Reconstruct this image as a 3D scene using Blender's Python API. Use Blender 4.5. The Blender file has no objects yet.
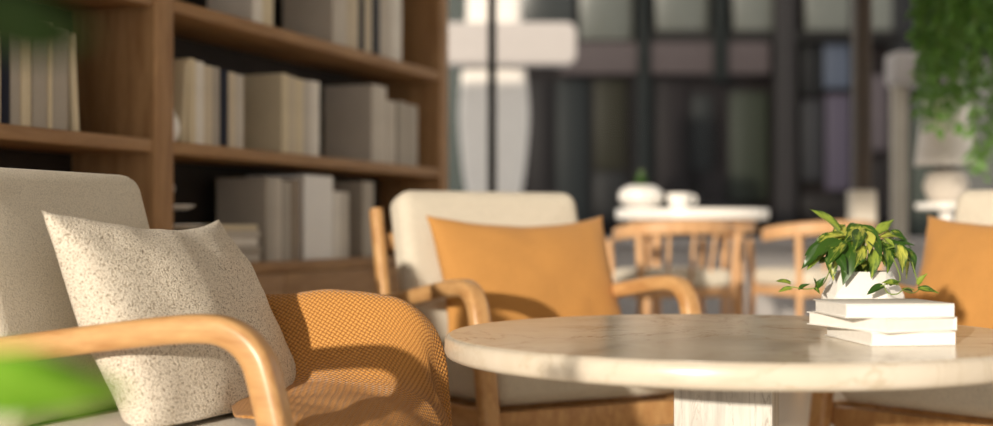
import bpy, bmesh, math, random
from mathutils import Vector, Matrix, noise

SC = bpy.context.scene
COL = SC.collection
PI = math.pi
RND = random.Random(7)

# ------------------------------------------------------------------ camera
F_PX, W_PX, H_PX, HOR, CAM_Z = 1292.0, 993.0, 426.0, 227.0, 0.73
cam_d = bpy.data.cameras.new('camera')
cam_d.sensor_width = 36.0
cam_d.lens = F_PX / W_PX * 36.0
cam_d.shift_y = (HOR - H_PX / 2) / W_PX
cam_d.clip_start = 0.02
cam_d.dof.use_dof = True
cam_d.dof.focus_distance = 2.72
cam_d.dof.aperture_fstop = 1.3
cam = bpy.data.objects.new('camera', cam_d)
cam.location = (0, 0, CAM_Z)
cam.rotation_euler = (PI / 2, 0, 0)
COL.objects.link(cam)
SC.camera = cam

# ------------------------------------------------------------------ light
world = bpy.data.worlds.new('sky')
SC.world = world
world.use_nodes = True
bg = world.node_tree.nodes['Background']
bg.inputs['Color'].default_value = (1.0, 0.97, 0.93, 1)
bg.inputs['Strength'].default_value = 1.06
sun_d = bpy.data.lights.new('sun', 'SUN')
sun_d.energy = 4.2
sun_d.color = (1.0, 0.89, 0.74)
sun_d.angle = math.radians(1.2)
sun = bpy.data.objects.new('sun', sun_d)
SUN_E = math.radians(10.0)
SUN_V = Vector((-0.43 * math.cos(SUN_E), -0.903 * math.cos(SUN_E), math.sin(SUN_E)))  # towards the sun
sun.rotation_euler = SUN_V.to_track_quat('Z', 'Y').to_euler()
sun.location = (-3, -8, 6)
COL.objects.link(sun)
SC.view_settings.view_transform = 'Standard'
SC.view_settings.look = 'None'
SC.view_settings.gamma = 1.0
SC.view_settings.use_curve_mapping = False
SC.view_settings.exposure = 0.0


def at(px, py, depth):
    return Vector(((px - W_PX / 2) / F_PX * depth, depth, CAM_Z + (HOR - py) / F_PX * depth))


# ------------------------------------------------------------------ materials
def lin(c):
    out = []
    for v in c:
        v /= 255.0
        out.append(v / 12.92 if v <= 0.04045 else ((v + 0.055) / 1.055) ** 2.4)
    return (*out, 1.0)


class NT:
    def __init__(self, name):
        self.m = bpy.data.materials.new(name)
        self.m.use_nodes = True
        self.t = self.m.node_tree
        self.p = self.t.nodes['Principled BSDF']

    def n(self, kind, **kw):
        nd = self.t.nodes.new(kind)
        for k, v in kw.items():
            if k in nd.inputs:
                nd.inputs[k].default_value = v
            else:
                setattr(nd, k, v)
        return nd

    def l(self, a, b):
        self.t.links.new(a, b)

    def math(self, op, a, b=None):
        nd = self.t.nodes.new('ShaderNodeMath')
        nd.operation = op
        for i, v in enumerate((a, b)):
            if v is None:
                continue
            if isinstance(v, (int, float)):
                nd.inputs[i].default_value = v
            else:
                self.l(v, nd.inputs[i])
        return nd.outputs[0]

    def ramp(self, fac, stops):
        r = self.t.nodes.new('ShaderNodeValToRGB')
        els = r.color_ramp.elements
        while len(els) < len(stops):
            els.new(0.5)
        for e, (pos, c) in zip(els, stops):
            e.position = pos
            e.color = c
        self.l(fac, r.inputs[0])
        return r.outputs[0]

    def bump(self, h, strength=0.3, dist=0.002):
        b = self.n('ShaderNodeBump', Strength=strength, Distance=dist)
        self.l(h, b.inputs['Height'])
        self.l(b.outputs[0], self.p.inputs['Normal'])

    def coords(self, scale=(1, 1, 1), which='Object'):
        tc = self.n('ShaderNodeTexCoord')
        mp = self.n('ShaderNodeMapping')
        mp.inputs['Scale'].default_value = scale
        self.l(tc.outputs[which], mp.inputs[0])
        return mp.outputs[0]


def plain(name, c, rough=0.6, spec=0.4, var=0.08, scale=12.0, metallic=0.0):
    k = NT(name)
    v = k.coords()
    nz = k.n('ShaderNodeTexNoise', Scale=scale, Detail=4.0)
    k.l(v, nz.inputs['Vector'])
    b = lin(c)
    d = tuple(x * (1 - var) for x in b[:3]) + (1,)
    e = tuple(min(1, x * (1 + var)) for x in b[:3]) + (1,)
    k.l(k.ramp(nz.outputs[0], [(0.3, d), (0.7, e)]), k.p.inputs['Base Color'])
    k.p.inputs['Roughness'].default_value = rough
    k.p.inputs['Specular IOR Level'].default_value = spec
    k.p.inputs['Metallic'].default_value = metallic
    return k.m


def wood(name, light, dark, stretch=(14, 1.2, 14), rough=0.4, spec=0.45, coat=0.0):
    k = NT(name)
    v = k.coords(stretch)
    n1 = k.n('ShaderNodeTexNoise', Scale=3.0, Detail=6.0, Roughness=0.6, Distortion=0.6)
    k.l(v, n1.inputs['Vector'])
    n2 = k.n('ShaderNodeTexNoise', Scale=14.0, Detail=3.0)
    k.l(v, n2.inputs['Vector'])
    f = k.math('ADD', k.math('MULTIPLY', n1.outputs[0], 0.75), k.math('MULTIPLY', n2.outputs[0], 0.25))
    k.l(k.ramp(f, [(0.34, lin(dark)), (0.62, lin(light))]), k.p.inputs['Base Color'])
    k.p.inputs['Roughness'].default_value = rough
    k.p.inputs['Specular IOR Level'].default_value = spec
    k.p.inputs['Coat Weight'].default_value = coat
    k.p.inputs['Coat Roughness'].default_value = 0.25
    k.bump(f, 0.15, 0.001)
    return k.m


def fabric(name, c, scale=420.0, strength=0.5, dark=0.72, dist=0.0015):
    k = NT(name)
    v = k.coords()
    vo = k.n('ShaderNodeTexVoronoi', Scale=scale)
    k.l(v, vo.inputs['Vector'])
    nz = k.n('ShaderNodeTexNoise', Scale=6.0, Detail=3.0)
    k.l(v, nz.inputs['Vector'])
    h = k.math('SUBTRACT', 1.0, vo.outputs['Distance'])
    b = lin(c)
    d = tuple(x * dark for x in b[:3]) + (1,)
    f = k.math('ADD', k.math('MULTIPLY', h, 0.8), k.math('MULTIPLY', nz.outputs[0], 0.2))
    k.l(k.ramp(f, [(0.25, d), (0.7, b)]), k.p.inputs['Base Color'])
    k.p.inputs['Roughness'].default_value = 0.9
    k.p.inputs['Specular IOR Level'].default_value = 0.15
    k.p.inputs['Sheen Weight'].default_value = 0.15
    k.bump(h, strength, dist)
    return k.m


def boucle(name):
    k = NT(name)
    v = k.coords()
    w = k.n('ShaderNodeTexNoise', Scale=90.0, Detail=2.0)
    k.l(v, w.inputs['Vector'])
    mx = k.n('ShaderNodeMixRGB', blend_type='ADD', Fac=0.004)
    k.l(v, mx.inputs[1])
    k.l(w.outputs['Color'], mx.inputs[2])
    vo = k.n('ShaderNodeTexVoronoi', Scale=300.0)
    k.l(mx.outputs[0], vo.inputs['Vector'])
    n2 = k.n('ShaderNodeTexNoise', Scale=520.0, Detail=3.0)
    k.l(v, n2.inputs['Vector'])
    h = k.math('SUBTRACT', 1.05, k.math('ADD', k.math('MULTIPLY', vo.outputs['Distance'], 0.8), k.math('MULTIPLY', n2.outputs[0], 0.35)))
    k.l(k.ramp(h, [(0.13, lin((136, 120, 100))), (0.38, lin((214, 203, 185))), (0.60, lin((238, 229, 213)))]), k.p.inputs['Base Color'])
    k.p.inputs['Roughness'].default_value = 0.95
    k.p.inputs['Specular IOR Level'].default_value = 0.1
    k.p.inputs['Sheen Weight'].default_value = 0.2
    k.bump(h, 0.8, 0.003)
    return k.m


def weave(name):
    k = NT(name)
    tc = k.n('ShaderNodeTexCoord')
    sp = k.n('ShaderNodeSeparateXYZ')
    k.l(tc.outputs['UV'], sp.inputs[0])
    N = 1 / 0.0086
    u = k.math('MULTIPLY', k.math('ADD', sp.outputs[0], k.math('MULTIPLY', sp.outputs[1], .6)), N)
    v = k.math('MULTIPLY', k.math('SUBTRACT', sp.outputs[1], k.math('MULTIPLY', sp.outputs[0], .6)), N)
    su = k.math('ABSOLUTE', k.math('SINE', k.math('MULTIPLY', u, PI)))
    sv = k.math('ABSOLUTE', k.math('SINE', k.math('MULTIPLY', v, PI)))
    par = k.math('MODULO', k.math('ADD', k.math('FLOOR', u), k.math('FLOOR', v)), 2.0)
    par = k.math('ABSOLUTE', par)
    a = k.math('MULTIPLY', su, par)
    b = k.math('MULTIPLY', sv, k.math('SUBTRACT', 1.0, par))
    h = k.math('MULTIPLY', k.math('ADD', a, b), k.math('ADD', 0.55, k.math('MULTIPLY', k.math('MULTIPLY', su, sv), 0.45)))
    k.l(k.ramp(h, [(0.05, lin((128, 80, 28))), (0.3, lin((186, 126, 58))), (0.9, lin((216, 158, 84)))]), k.p.inputs['Base Color'])
    k.p.inputs['Roughness'].default_value = 0.75
    k.p.inputs['Specular IOR Level'].default_value = 0.3
    k.p.inputs['Sheen Weight'].default_value = 0.2
    k.bump(h, 0.8, 0.003)
    return k.m


def marble(name, base, mid, vein, streak=False, rough=0.1):
    k = NT(name)
    v = k.coords((9, 9, 0.9) if streak else (1, 1, 1))
    n1 = k.n('ShaderNodeTexNoise', Scale=2.4, Detail=8.0, Roughness=0.62, Distortion=1.4)
    k.l(v, n1.inputs['Vector'])
    n2 = k.n('ShaderNodeTexNoise', Scale=3.1, Detail=6.0, Roughness=0.6, Distortion=2.2)
    k.l(v, n2.inputs['Vector'])
    cloud = k.ramp(n1.outputs[0], [(0.3, lin(mid)), (0.62, lin(base))])
    vv = k.math('ABSOLUTE', k.math('SUBTRACT', n2.outputs[0], 0.5))
    vm = k.ramp(vv, [(0.0, (1, 1, 1, 1)), (0.012, (0.35, 0.35, 0.35, 1)), (0.03, (0, 0, 0, 1))])
    n3 = k.n('ShaderNodeTexNoise', Scale=1.6, Detail=2.0)
    k.l(v, n3.inputs['Vector'])
    gate = k.ramp(n3.outputs[0], [(0.38, (0, 0, 0, 1)), (0.55, (0.75, 0.75, 0.75, 1))])
    mk = k.n('ShaderNodeMixRGB', blend_type='MULTIPLY', Fac=1.0)
    k.l(vm, mk.inputs[1])
    k.l(gate, mk.inputs[2])
    mx = k.n('ShaderNodeMixRGB')
    k.l(mk.outputs[0], mx.inputs[0])
    k.l(cloud, mx.inputs[1])
    mx.inputs[2].default_value = lin(vein)
    k.l(mx.outputs[0], k.p.inputs['Base Color'])
    k.p.inputs['Roughness'].default_value = rough
    k.p.inputs['Specular IOR Level'].default_value = 0.36
    return k.m


def leafmat(name, dark, light, amount=0.5, trans=0.12):
    k = NT(name)
    v = k.coords((40, 12, 40))
    nz = k.n('ShaderNodeTexNoise', Scale=2.2, Detail=3.0, Distortion=0.5)
    k.l(v, nz.inputs['Vector'])
    tc = k.n('ShaderNodeTexCoord')
    sp = k.n('ShaderNodeSeparateXYZ')
    k.l(tc.outputs['UV'], sp.inputs[0])
    rib = k.math('SUBTRACT', 1.0, k.math('MULTIPLY', k.math('ABSOLUTE', k.math('SUBTRACT', sp.outputs[0], 0.5)), 2.0))
    oi = k.n('ShaderNodeObjectInfo')
    f = k.math('ADD', k.math('MULTIPLY', nz.outputs[0], 0.7), k.math('MULTIPLY', rib, 0.22))
    f = k.math('ADD', f, k.math('MULTIPLY', k.math('SUBTRACT', oi.outputs['Random'], 0.5), 0.3))
    c = k.ramp(f, [(amount, lin(dark)), (amount + 0.16, lin(light))])
    k.l(c, k.p.inputs['Base Color'])
    k.p.inputs['Roughness'].default_value = 0.33
    k.p.inputs['Specular IOR Level'].default_value = 0.5
    if trans:
        tr = k.n('ShaderNodeBsdfTranslucent')
        k.l(c, tr.inputs[0])
        ms = k.n('ShaderNodeMixShader', Fac=trans)
        out = k.t.nodes['Material Output']
        k.l(k.p.outputs[0], ms.inputs[1])
        k.l(tr.outputs[0], ms.inputs[2])
        k.l(ms.outputs[0], out.inputs[0])
    return k.m


def glassmat(name, tint=(0.97, 0.975, 0.97, 1), refl=0.004):
    k = NT(name)
    tr = k.n('ShaderNodeBsdfTransparent', Color=tint)
    gl = k.n('ShaderNodeBsdfGlossy', Roughness=0.03)
    ms = k.n('ShaderNodeMixShader', Fac=refl)
    k.l(tr.outputs[0], ms.inputs[1])
    k.l(gl.outputs[0], ms.inputs[2])
    k.l(ms.outputs[0], k.t.nodes['Material Output'].inputs[0])
    return k.m


M = {}
M['floor'] = plain('floor_stone', (206, 192, 172), 0.35, 0.4, 0.08, 3.0)
M['ceiling'] = plain('ceiling_paint', (226, 222, 214), 0.9, 0.1, 0.03)
M['wall'] = plain('wall_paint', (205, 196, 182), 0.9, 0.1, 0.04)
M['shelf'] = wood('shelf_walnut', (178, 140, 98), (144, 106, 68), (9, 9, 1.0), 0.55, 0.3)
M['shelf_h'] = wood('shelf_walnut_board', (178, 140, 98), (144, 106, 68), (1.0, 9, 9), 0.55, 0.3)
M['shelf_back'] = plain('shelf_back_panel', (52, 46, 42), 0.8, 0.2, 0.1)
M['oak'] = wood('oak_frame', (214, 170, 116), (180, 130, 80), (14, 1.4, 5), 0.36, 0.5, 0.2)
M['pale_wood'] = wood('beech_dining', (222, 178, 132), (198, 150, 104), (12, 12, 1.5), 0.5)
M['cream'] = fabric('cream_upholstery', (228, 219, 201), 300.0, 0.5, 0.78, 0.002)
M['orange'] = fabric('orange_linen', (206, 150, 84), 380.0, 0.35, 0.8, 0.001)
M['boucle'] = boucle('cream_boucle')
M['weave'] = weave('mustard_weave')
M['marble'] = marble('beige_marble', (240, 230, 212), (218, 204, 180), (150, 112, 76), False, 0.2)
M['marble_edge'] = marble('pale_marble_edge', (224, 214, 198), (208, 196, 176), (196, 180, 154), False, 0.25)
M['travertine'] = marble('grey_travertine', (222, 218, 210), (176, 172, 164), (150, 140, 128), True, 0.5)
M['white'] = plain('white_card', (244, 241, 236), 0.5, 0.3, 0.02)
M['pages'] = plain('page_block', (226, 221, 211), 0.85, 0.1, 0.05, 60)
M['ceramic'] = plain('white_ceramic', (246, 243, 238), 0.3, 0.5, 0.01)
M['soil'] = plain('soil', (50, 36, 26), 0.95, 0.1, 0.3, 60)
M['leaf'] = leafmat('pothos_leaf', (56, 90, 26), (192, 194, 86), 0.38)
M['leaf_d'] = leafmat('pothos_leaf_deep', (50, 84, 28), (146, 166, 66), 0.40)
M['stem'] = plain('green_stem', (128, 150, 66), 0.5, 0.4, 0.15)
M['near_leaf'] = leafmat('broad_leaf', (118, 178, 38), (166, 214, 76), 0.45, 0.25)
M['far_leaf'] = leafmat('trailing_leaf', (112, 158, 72), (166, 204, 120), 0.45, 0.4)
M['bark'] = plain('bark', (96, 78, 56), 0.9, 0.2, 0.2, 40)
M['terracotta'] = plain('grey_planter', (150, 146, 140), 0.8, 0.2, 0.08)
M['dark_frame'] = plain('dark_metal_frame', (56, 54, 52), 0.5, 0.4, 0.08)
M['brown_frame'] = plain('brown_metal_post', (74, 62, 52), 0.5, 0.4, 0.08)
M['pane'] = glassmat('window_glass')
M['white_stone'] = plain('white_render', (174, 166, 162), 0.8, 0.2, 0.03)
M['paving'] = plain('paving', (190, 194, 200), 0.9, 0.2, 0.08, 2)
M['lampshade'] = plain('linen_shade', (248, 242, 236), 0.9, 0.1, 0.04)


def col(c, rough=0.7, spec=0.3):
    key = 'c%d_%d_%d' % c
    if key not in M:
        M[key] = plain('tone_%d_%d_%d' % c, c, rough, spec, 0.06, 8)
    return M[key]


# ------------------------------------------------------------------ mesh helpers
def mobj(name, vf, mat, parent=None, loc=None, rot=None, smooth=True, uv=None, angle=40):
    me = vf
    if not isinstance(vf, bpy.types.Mesh):
        verts, faces = vf
        me = bpy.data.meshes.new(name)
        me.from_pydata([tuple(v) for v in verts], [], faces)
        if uv is not None:
            lay = me.uv_layers.new(name='UVMap')
            for lp in me.loops:
                lay.data[lp.index].uv = uv[lp.vertex_index]
        me.validate()
        if smooth:
            me.polygons.foreach_set('use_smooth', [True] * len(me.polygons))
            try:
                me.set_sharp_from_angle(angle=math.radians(angle))
            except Exception:
                pass
        me.materials.append(mat)
    o = bpy.data.objects.new(name, me)
    COL.objects.link(o)
    if parent:
        o.parent = parent
    if loc is not None:
        o.location = loc
    if rot is not None:
        o.rotation_euler = rot
    return o


def thing(name, label, cat, loc=(0, 0, 0), rz=0.0, group=None):
    o = bpy.data.objects.new(name, None)
    COL.objects.link(o)
    o.location = loc
    o.rotation_euler = (0, 0, rz)
    return tag(o, label, cat, group)


def tag(o, label, cat, group=None):
    o['label'] = label
    o['category'] = cat
    if group:
        o['group'] = group
    return o


def struct(o, label=None):
    o['kind'] = 'structure'
    if label:
        o['label'] = label
    return o


def box(x0, x1, y0, y1, z0, z1, b=0.0):
    """box with chamfered edges"""
    b = min(b, (x1 - x0) * .45, (y1 - y0) * .45, (z1 - z0) * .45)
    if b <= 0:
        v = [(x, y, z) for z in (z0, z1) for y in (y0, y1) for x in (x0, x1)]
        f = [(0, 2, 3, 1), (4, 5, 7, 6), (0, 1, 5, 4), (2, 6, 7, 3), (0, 4, 6, 2), (1, 3, 7, 5)]
        return v, f
    bm = bmesh.new()
    r = bmesh.ops.create_cube(bm, size=1.0)
    for v in bm.verts:
        v.co = Vector((x0 + (v.co.x + .5) * (x1 - x0), y0 + (v.co.y + .5) * (y1 - y0), z0 + (v.co.z + .5) * (z1 - z0)))
    bmesh.ops.bevel(bm, geom=list(bm.edges), offset=b, segments=2, profile=0.5, affect='EDGES')
    bm.verts.index_update()
    v = [tuple(q.co) for q in bm.verts]
    f = [[q.index for q in p.verts] for p in bm.faces]
    bm.free()
    return v, f


def join(parts):
    V, Fc = [], []
    for v, f in parts:
        n = len(V)
        V += list(v)
        Fc += [[i + n for i in p] for p in f]
    return V, Fc


def xform(vf, mat):
    return [tuple(mat @ Vector(v)) for v in vf[0]], vf[1]


def rrect(w, h, r, seg=6):
    pts = []
    for cx, cy, a0 in ((w / 2 - r, h / 2 - r, 0), (-w / 2 + r, h / 2 - r, PI / 2), (-w / 2 + r, -h / 2 + r, PI), (w / 2 - r, -h / 2 + r, 1.5 * PI)):
        for i in range(seg + 1):
            a = a0 + i * PI / 2 / seg
            pts.append((cx + r * math.cos(a), cy + r * math.sin(a)))
    return pts


def loops_mesh(loops, cap=True):
    V, Fc = [], []
    n = len(loops[0])
    for lp in loops:
        V += lp
    for k in range(len(loops) - 1):
        for i in range(n):
            j = (i + 1) % n
            Fc.append((k * n + i, k * n + j, (k + 1) * n + j, (k + 1) * n + i))
    if cap:
        Fc.append(tuple(reversed(range(n))))
        Fc.append(tuple((len(loops) - 1) * n + i for i in range(n)))
    return V, Fc


def pad(w, d, h, rc, re, puff=0.0, seg=6):
    """rounded slab lying in XY, z from 0 to h; soft edges; slightly puffed faces"""
    prof = []
    ns = 5
    for i in range(ns + 1):
        a = -PI / 2 + i * PI / 2 / ns
        prof.append((re * (1 - math.cos(a)), re + re * math.sin(a)))
    for i in range(ns + 1):
        a = i * PI / 2 / ns
        prof.append((re * (1 - math.cos(a)), h - re + re * math.sin(a)))
    loops = []
    if puff:
        for s in (0.15, 0.45, 0.75):
            loops.append([(x * s, y * s, -puff * (1 - s * s)) for x, y in rrect(w - 2 * re, d - 2 * re, max(.002, rc - re), seg)])
    for ins, z in prof:
        loops.append([(x, y, z) for x, y in rrect(w - 2 * ins, d - 2 * ins, max(.002, rc - ins), seg)])
    if puff:
        for s in (0.75, 0.45, 0.15):
            loops.append([(x * s, y * s, h + puff * (1 - s * s)) for x, y in rrect(w - 2 * re, d - 2 * re, max(.002, rc - re), seg)])
    return loops_mesh(loops)


def smooth_path(pts, n=6):
    """Catmull-Rom through pts"""
    P = [Vector(p) for p in pts]
    out = []
    for i in range(len(P) - 1):
        p0 = P[max(0, i - 1)]
        p1, p2 = P[i], P[i + 1]
        p3 = P[min(len(P) - 1, i + 2)]
        for k in range(n):
            t = k / n
            out.append(0.5 * ((2 * p1) + (-p0 + p2) * t + (2 * p0 - 5 * p1 + 4 * p2 - p3) * t * t + (-p0 + 3 * p1 - 3 * p2 + p3) * t ** 3))
    out.append(P[-1])
    return out


def sweep(path, section, side=None, scale=None):
    """closed section [(a,b)] swept along path; a along side vector, b along normal"""
    P = [Vector(p) for p in path]
    loops = []
    prev = None
    for i, p in enumerate(P):
        t = (P[min(i + 1, len(P) - 1)] - P[max(i - 1, 0)]).normalized()
        if side is not None:
            s = Vector(side)
            s = (s - t * s.dot(t)).normalized()
        else:
            s = prev if prev else (Vector((0, 0, 1)) if abs(t.z) < .9 else Vector((1, 0, 0)))
            s = (s - t * s.dot(t)).normalized()
            prev = s
        nn = t.cross(s)
        k = scale(i / (len(P) - 1)) if scale else 1.0
        loops.append([tuple(p + s * a * k + nn * b * k) for a, b in section])
    return loops_mesh(loops)


def circ(r, n=8):
    return [(r * math.cos(2 * PI * i / n), r * math.sin(2 * PI * i / n)) for i in range(n)]


def lathe(prof, n=32):
    loops = [[(r * math.cos(2 * PI * i / n), r * math.sin(2 * PI * i / n), z) for i in range(n)] for r, z in prof]
    return loops_mesh(loops)


def frame_mat(origin, ydir, zdir):
    y = Vector(ydir).normalized()
    z = Vector(zdir)
    z = (z - y * z.dot(y)).normalized()
    x = y.cross(z)
    m = Matrix((x, y, z)).transposed().to_4x4()
    m.translation = Vector(origin)
    return m


# ------------------------------------------------------------------ the setting
struct(mobj('floor', box(-6.5, 4.2, -2.2, 8.0, -0.1, 0.0), M['floor'], smooth=False))
struct(mobj('ceiling', box(-6.5, 4.2, -2.2, 8.0, 3.0, 3.12), M['ceiling'], smooth=False))
# wall behind the camera with a wide window opening; its lintel and left pier shape the sun
LINTEL, PIER = 2.78, -3.85
struct(mobj('wall_rear', join([box(-6.5, PIER, -2.2, -2.0, 0, 3.0), box(PIER, 3.4, -2.2, -2.0, LINTEL, 3.0),
                               box(3.4, 4.2, -2.2, -2.0, 0, 3.0)]), M['wall'], smooth=False))
struct(mobj('wall_right', join([box(4.0, 4.2, -2.0, 8.0, 0, 0.35), box(4.0, 4.2, -2.0, 8.0, 2.75, 3.0)] +
                               [box(4.0, 4.2, y, y + .15, .35, 2.75) for y in (5.5, 7.85)] + [box(4.0, 4.2, -2.0, 3.15, .35, 2.75)]), M['wall'], smooth=False))
# shelf line
TH = math.atan2(0.929, 0.369)
U = Vector((0.369, 0.929, 0))
NRM = Vector((0.929, -0.369, 0))
P0 = at(175, HOR, 4.17)
P0.z = 0
SH_D = 0.34


def shelf_t(px, off=0.0):
    """position along the bookshelf front (moved off into the shelf) seen at image column px"""
    k = (px - W_PX / 2) / F_PX
    o = P0 - NRM * off
    return (k * o.y - o.x) / (U.x - k * U.y)


def shelf_depth(t, off=0.0):
    return (P0 + U * t - NRM * off).y


wl = mobj('wall_left', box(-4.5, 2.42, SH_D + .03, SH_D + .15, 0, 3.0), M['wall'], loc=P0, rot=(0, 0, TH), smooth=False)
struct(wl)

# back window wall
GY = 7.75
def bx(px, d):
    return (px - W_PX / 2) / F_PX * d
mull = [(-4.15, .09), (bx(492, GY), .055), (bx(862, GY), .095), (4.05, .09)]
k = 0
for i, (mx, mw) in enumerate(mull):
    k += 1
    mt = M['brown_frame'] if i == 2 else M['dark_frame']
    t_ = mobj('trim_%d' % k, box(mx - mw / 2, mx + mw / 2, GY - .05, GY + .07, 0, 2.9, .008), mt)
    struct(t_)
struct(mobj('trim_5', box(-4.2, 4.2, GY - .05, GY + .07, 2.85, 3.0, .008), M['dark_frame']))
struct(mobj('trim_6', box(-4.2, 4.2, GY - .05, GY + .07, 0.0, 0.09, .008), M['dark_frame']))
sl = mobj('post_sunlit_part', box(mull[2][0] - .068, mull[2][0] + .068, GY - .075, GY + .09, 0, .95, .01), M['wall'], bpy.data.objects['trim_3'])  # added pale casing, its colour stands for sunlight on the lower post
for i in range(3):
    x0 = mull[i][0] + mull[i][1] / 2
    x1 = mull[i + 1][0] - mull[i + 1][1] / 2
    struct(mobj('window_%d' % (i + 1), box(x0, x1, GY, GY + .012, .09, 2.85), M['pane'], smooth=False))

# ------------------------------------------------------------------ outdoors
struct(mobj('ground', box(-25, 30, 8.0, 45, -0.14, -0.02), M['paving'], smooth=False))
FD = 19.0
fac = thing('shopfront_building', 'dark shopfront building with pale upper windows across the street', 'building', (3.0, FD, 0))


def fpanel(name, x0, x1, y0, y1, c, dep=0.0, th=0.15, rough=0.6, spec=0.1):
    """flat facade piece between image columns x0..x1 and rows y0..y1 on the facade plane"""
    a = at(x0, y1, FD + dep)
    b = at(x1, y0, FD + dep)
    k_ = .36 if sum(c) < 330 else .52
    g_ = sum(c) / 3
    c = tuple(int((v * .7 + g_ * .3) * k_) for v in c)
    o = mobj(name, box(a.x - 3.0, b.x - 3.0, dep, dep + th, max(a.z, 0), b.z, .01), col(c, rough, spec), fac)
    return o


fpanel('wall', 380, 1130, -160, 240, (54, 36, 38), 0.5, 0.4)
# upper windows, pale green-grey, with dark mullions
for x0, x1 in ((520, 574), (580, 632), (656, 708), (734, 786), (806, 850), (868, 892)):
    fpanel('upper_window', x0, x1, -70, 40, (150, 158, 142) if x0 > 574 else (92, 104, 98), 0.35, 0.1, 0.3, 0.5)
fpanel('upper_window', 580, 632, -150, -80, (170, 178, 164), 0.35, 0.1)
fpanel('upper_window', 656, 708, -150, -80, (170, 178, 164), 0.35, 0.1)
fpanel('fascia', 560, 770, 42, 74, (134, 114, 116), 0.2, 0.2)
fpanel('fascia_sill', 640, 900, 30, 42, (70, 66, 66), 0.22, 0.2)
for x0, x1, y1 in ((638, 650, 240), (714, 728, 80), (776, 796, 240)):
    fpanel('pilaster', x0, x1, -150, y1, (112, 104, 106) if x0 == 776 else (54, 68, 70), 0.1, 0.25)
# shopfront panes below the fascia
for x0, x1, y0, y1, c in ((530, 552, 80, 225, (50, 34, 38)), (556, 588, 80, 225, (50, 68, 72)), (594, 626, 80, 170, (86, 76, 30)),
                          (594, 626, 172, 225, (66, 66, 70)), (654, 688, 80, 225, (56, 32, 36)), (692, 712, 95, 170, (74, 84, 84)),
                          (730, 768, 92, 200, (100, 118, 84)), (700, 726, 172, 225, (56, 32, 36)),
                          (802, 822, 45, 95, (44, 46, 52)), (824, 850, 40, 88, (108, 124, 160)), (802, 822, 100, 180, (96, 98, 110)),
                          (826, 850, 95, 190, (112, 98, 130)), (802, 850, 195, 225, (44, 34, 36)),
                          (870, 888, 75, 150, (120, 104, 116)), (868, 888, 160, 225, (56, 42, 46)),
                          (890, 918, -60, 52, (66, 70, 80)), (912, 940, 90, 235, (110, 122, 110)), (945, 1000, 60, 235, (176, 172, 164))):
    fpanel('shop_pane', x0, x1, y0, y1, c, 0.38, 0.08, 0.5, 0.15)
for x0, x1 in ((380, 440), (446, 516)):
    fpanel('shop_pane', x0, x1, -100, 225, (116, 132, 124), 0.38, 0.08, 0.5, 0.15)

# low pale wall beyond the glass
lw = at(480, 238, 10.0).z
tag(mobj('garden_wall', join([box(-2.0, 5.2, 9.9, 10.1, 0, lw - .06, .01), box(-2.03, 5.23, 9.86, 10.14, lw - .06, lw, .01)]), M['white_stone']),
    'low pale wall running along outside the tall windows', 'wall')

# white pillar with a crosspiece outside, split to the eye by the dark mullion
wp = thing('street_pillar', 'white curved pillar with rounded crosspiece outside behind the dark mullion', 'pillar', (at(494, 200, 13.0).x, 13.0, 0))
prof = []
for z, wpx in ((0.0, 54), (0.9, 52), (1.3, 62), (1.8, 70), (2.2, 66), (2.7, 56), (3.6, 54)):
    prof.append((z, wpx / F_PX * 13.0))
pth = smooth_path([(p[1], 0, p[0]) for p in prof], 4)
loops = []
for p in pth:
    loops.append([(x, y, p.z) for x, y in rrect(p.x, 0.3, 0.1, 5)])
M['pillar'] = plain('white_pillar', (224, 216, 208), 0.8, 0.2, 0.03)
mobj('shaft', loops_mesh(loops), M['pillar'], wp)
a = at(440, 66, 12.8)
b = at(576, 24, 12.8)
vf = pad(b.x - a.x, b.z - a.z, 0.24, 0.1, 0.03)
mobj('crosspiece', xform(vf, Matrix.Translation(((a.x + b.x) / 2 - wp.location.x, -.1, (a.z + b.z) / 2)) @ Matrix.Rotation(PI / 2, 4, 'X')), M['white_stone'], wp)

# street sign post at the right
sp_ = thing('street_post', 'pale post with a boxy head outside beside the hanging plant', 'post', (at(899, 200, 9.4).x, 9.4, 0))
mobj('post', box(-.05, .05, -.05, .05, 0, at(899, 84, 9.4).z, .012), col((176, 166, 152)), sp_)
a = at(889, 86, 9.4)
b = at(931, 53, 9.4)
mobj('head', box(a.x - sp_.location.x, b.x - sp_.location.x, -.12, .12, a.z, b.z, .03), M['white_stone'], sp_)
mobj('panel', box(.06, b.x - sp_.location.x - .03, -.145, -.12, a.z + .02, a.z + .11, .008), col((196, 168, 176)), sp_)

# ------------------------------------------------------------------ bookshelf
zl = CAM_Z + (HOR - 141) / F_PX * 4.17          # lower open shelf, top face
zu = CAM_Z + (HOR + 1) / F_PX * 4.17            # upper shelf, top face
zb = zl - 0.405                                 # base cabinet top
ST = 0.042
bs = thing('bookshelf', 'tall walnut bookshelf with open bays above a closed base', 'bookshelf', P0, TH)
T_DIV0, T_DIV1 = shelf_t(154), shelf_t(174)
T_END0, T_END1 = shelf_t(440), shelf_t(448.5)
T_LEFT = -2.3
for x0, x1 in ((T_LEFT - .09, T_LEFT), (T_DIV0, T_DIV1), (T_END0, T_END1)):
    mobj('upright', box(x0, x1, 0, SH_D, 0.0, 2.45, .004), M['shelf'], bs)
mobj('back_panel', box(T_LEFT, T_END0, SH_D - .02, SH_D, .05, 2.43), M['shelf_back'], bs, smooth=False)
for z in (zb, zl, zu, zu + .45, 2.45):
    for x0, x1 in ((T_LEFT, T_DIV0), (T_DIV1, T_END0)):
        mobj('shelf_board', box(x0, x1, .004, SH_D - .02, z - ST, z, .004), M['shelf_h'], bs)
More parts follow.
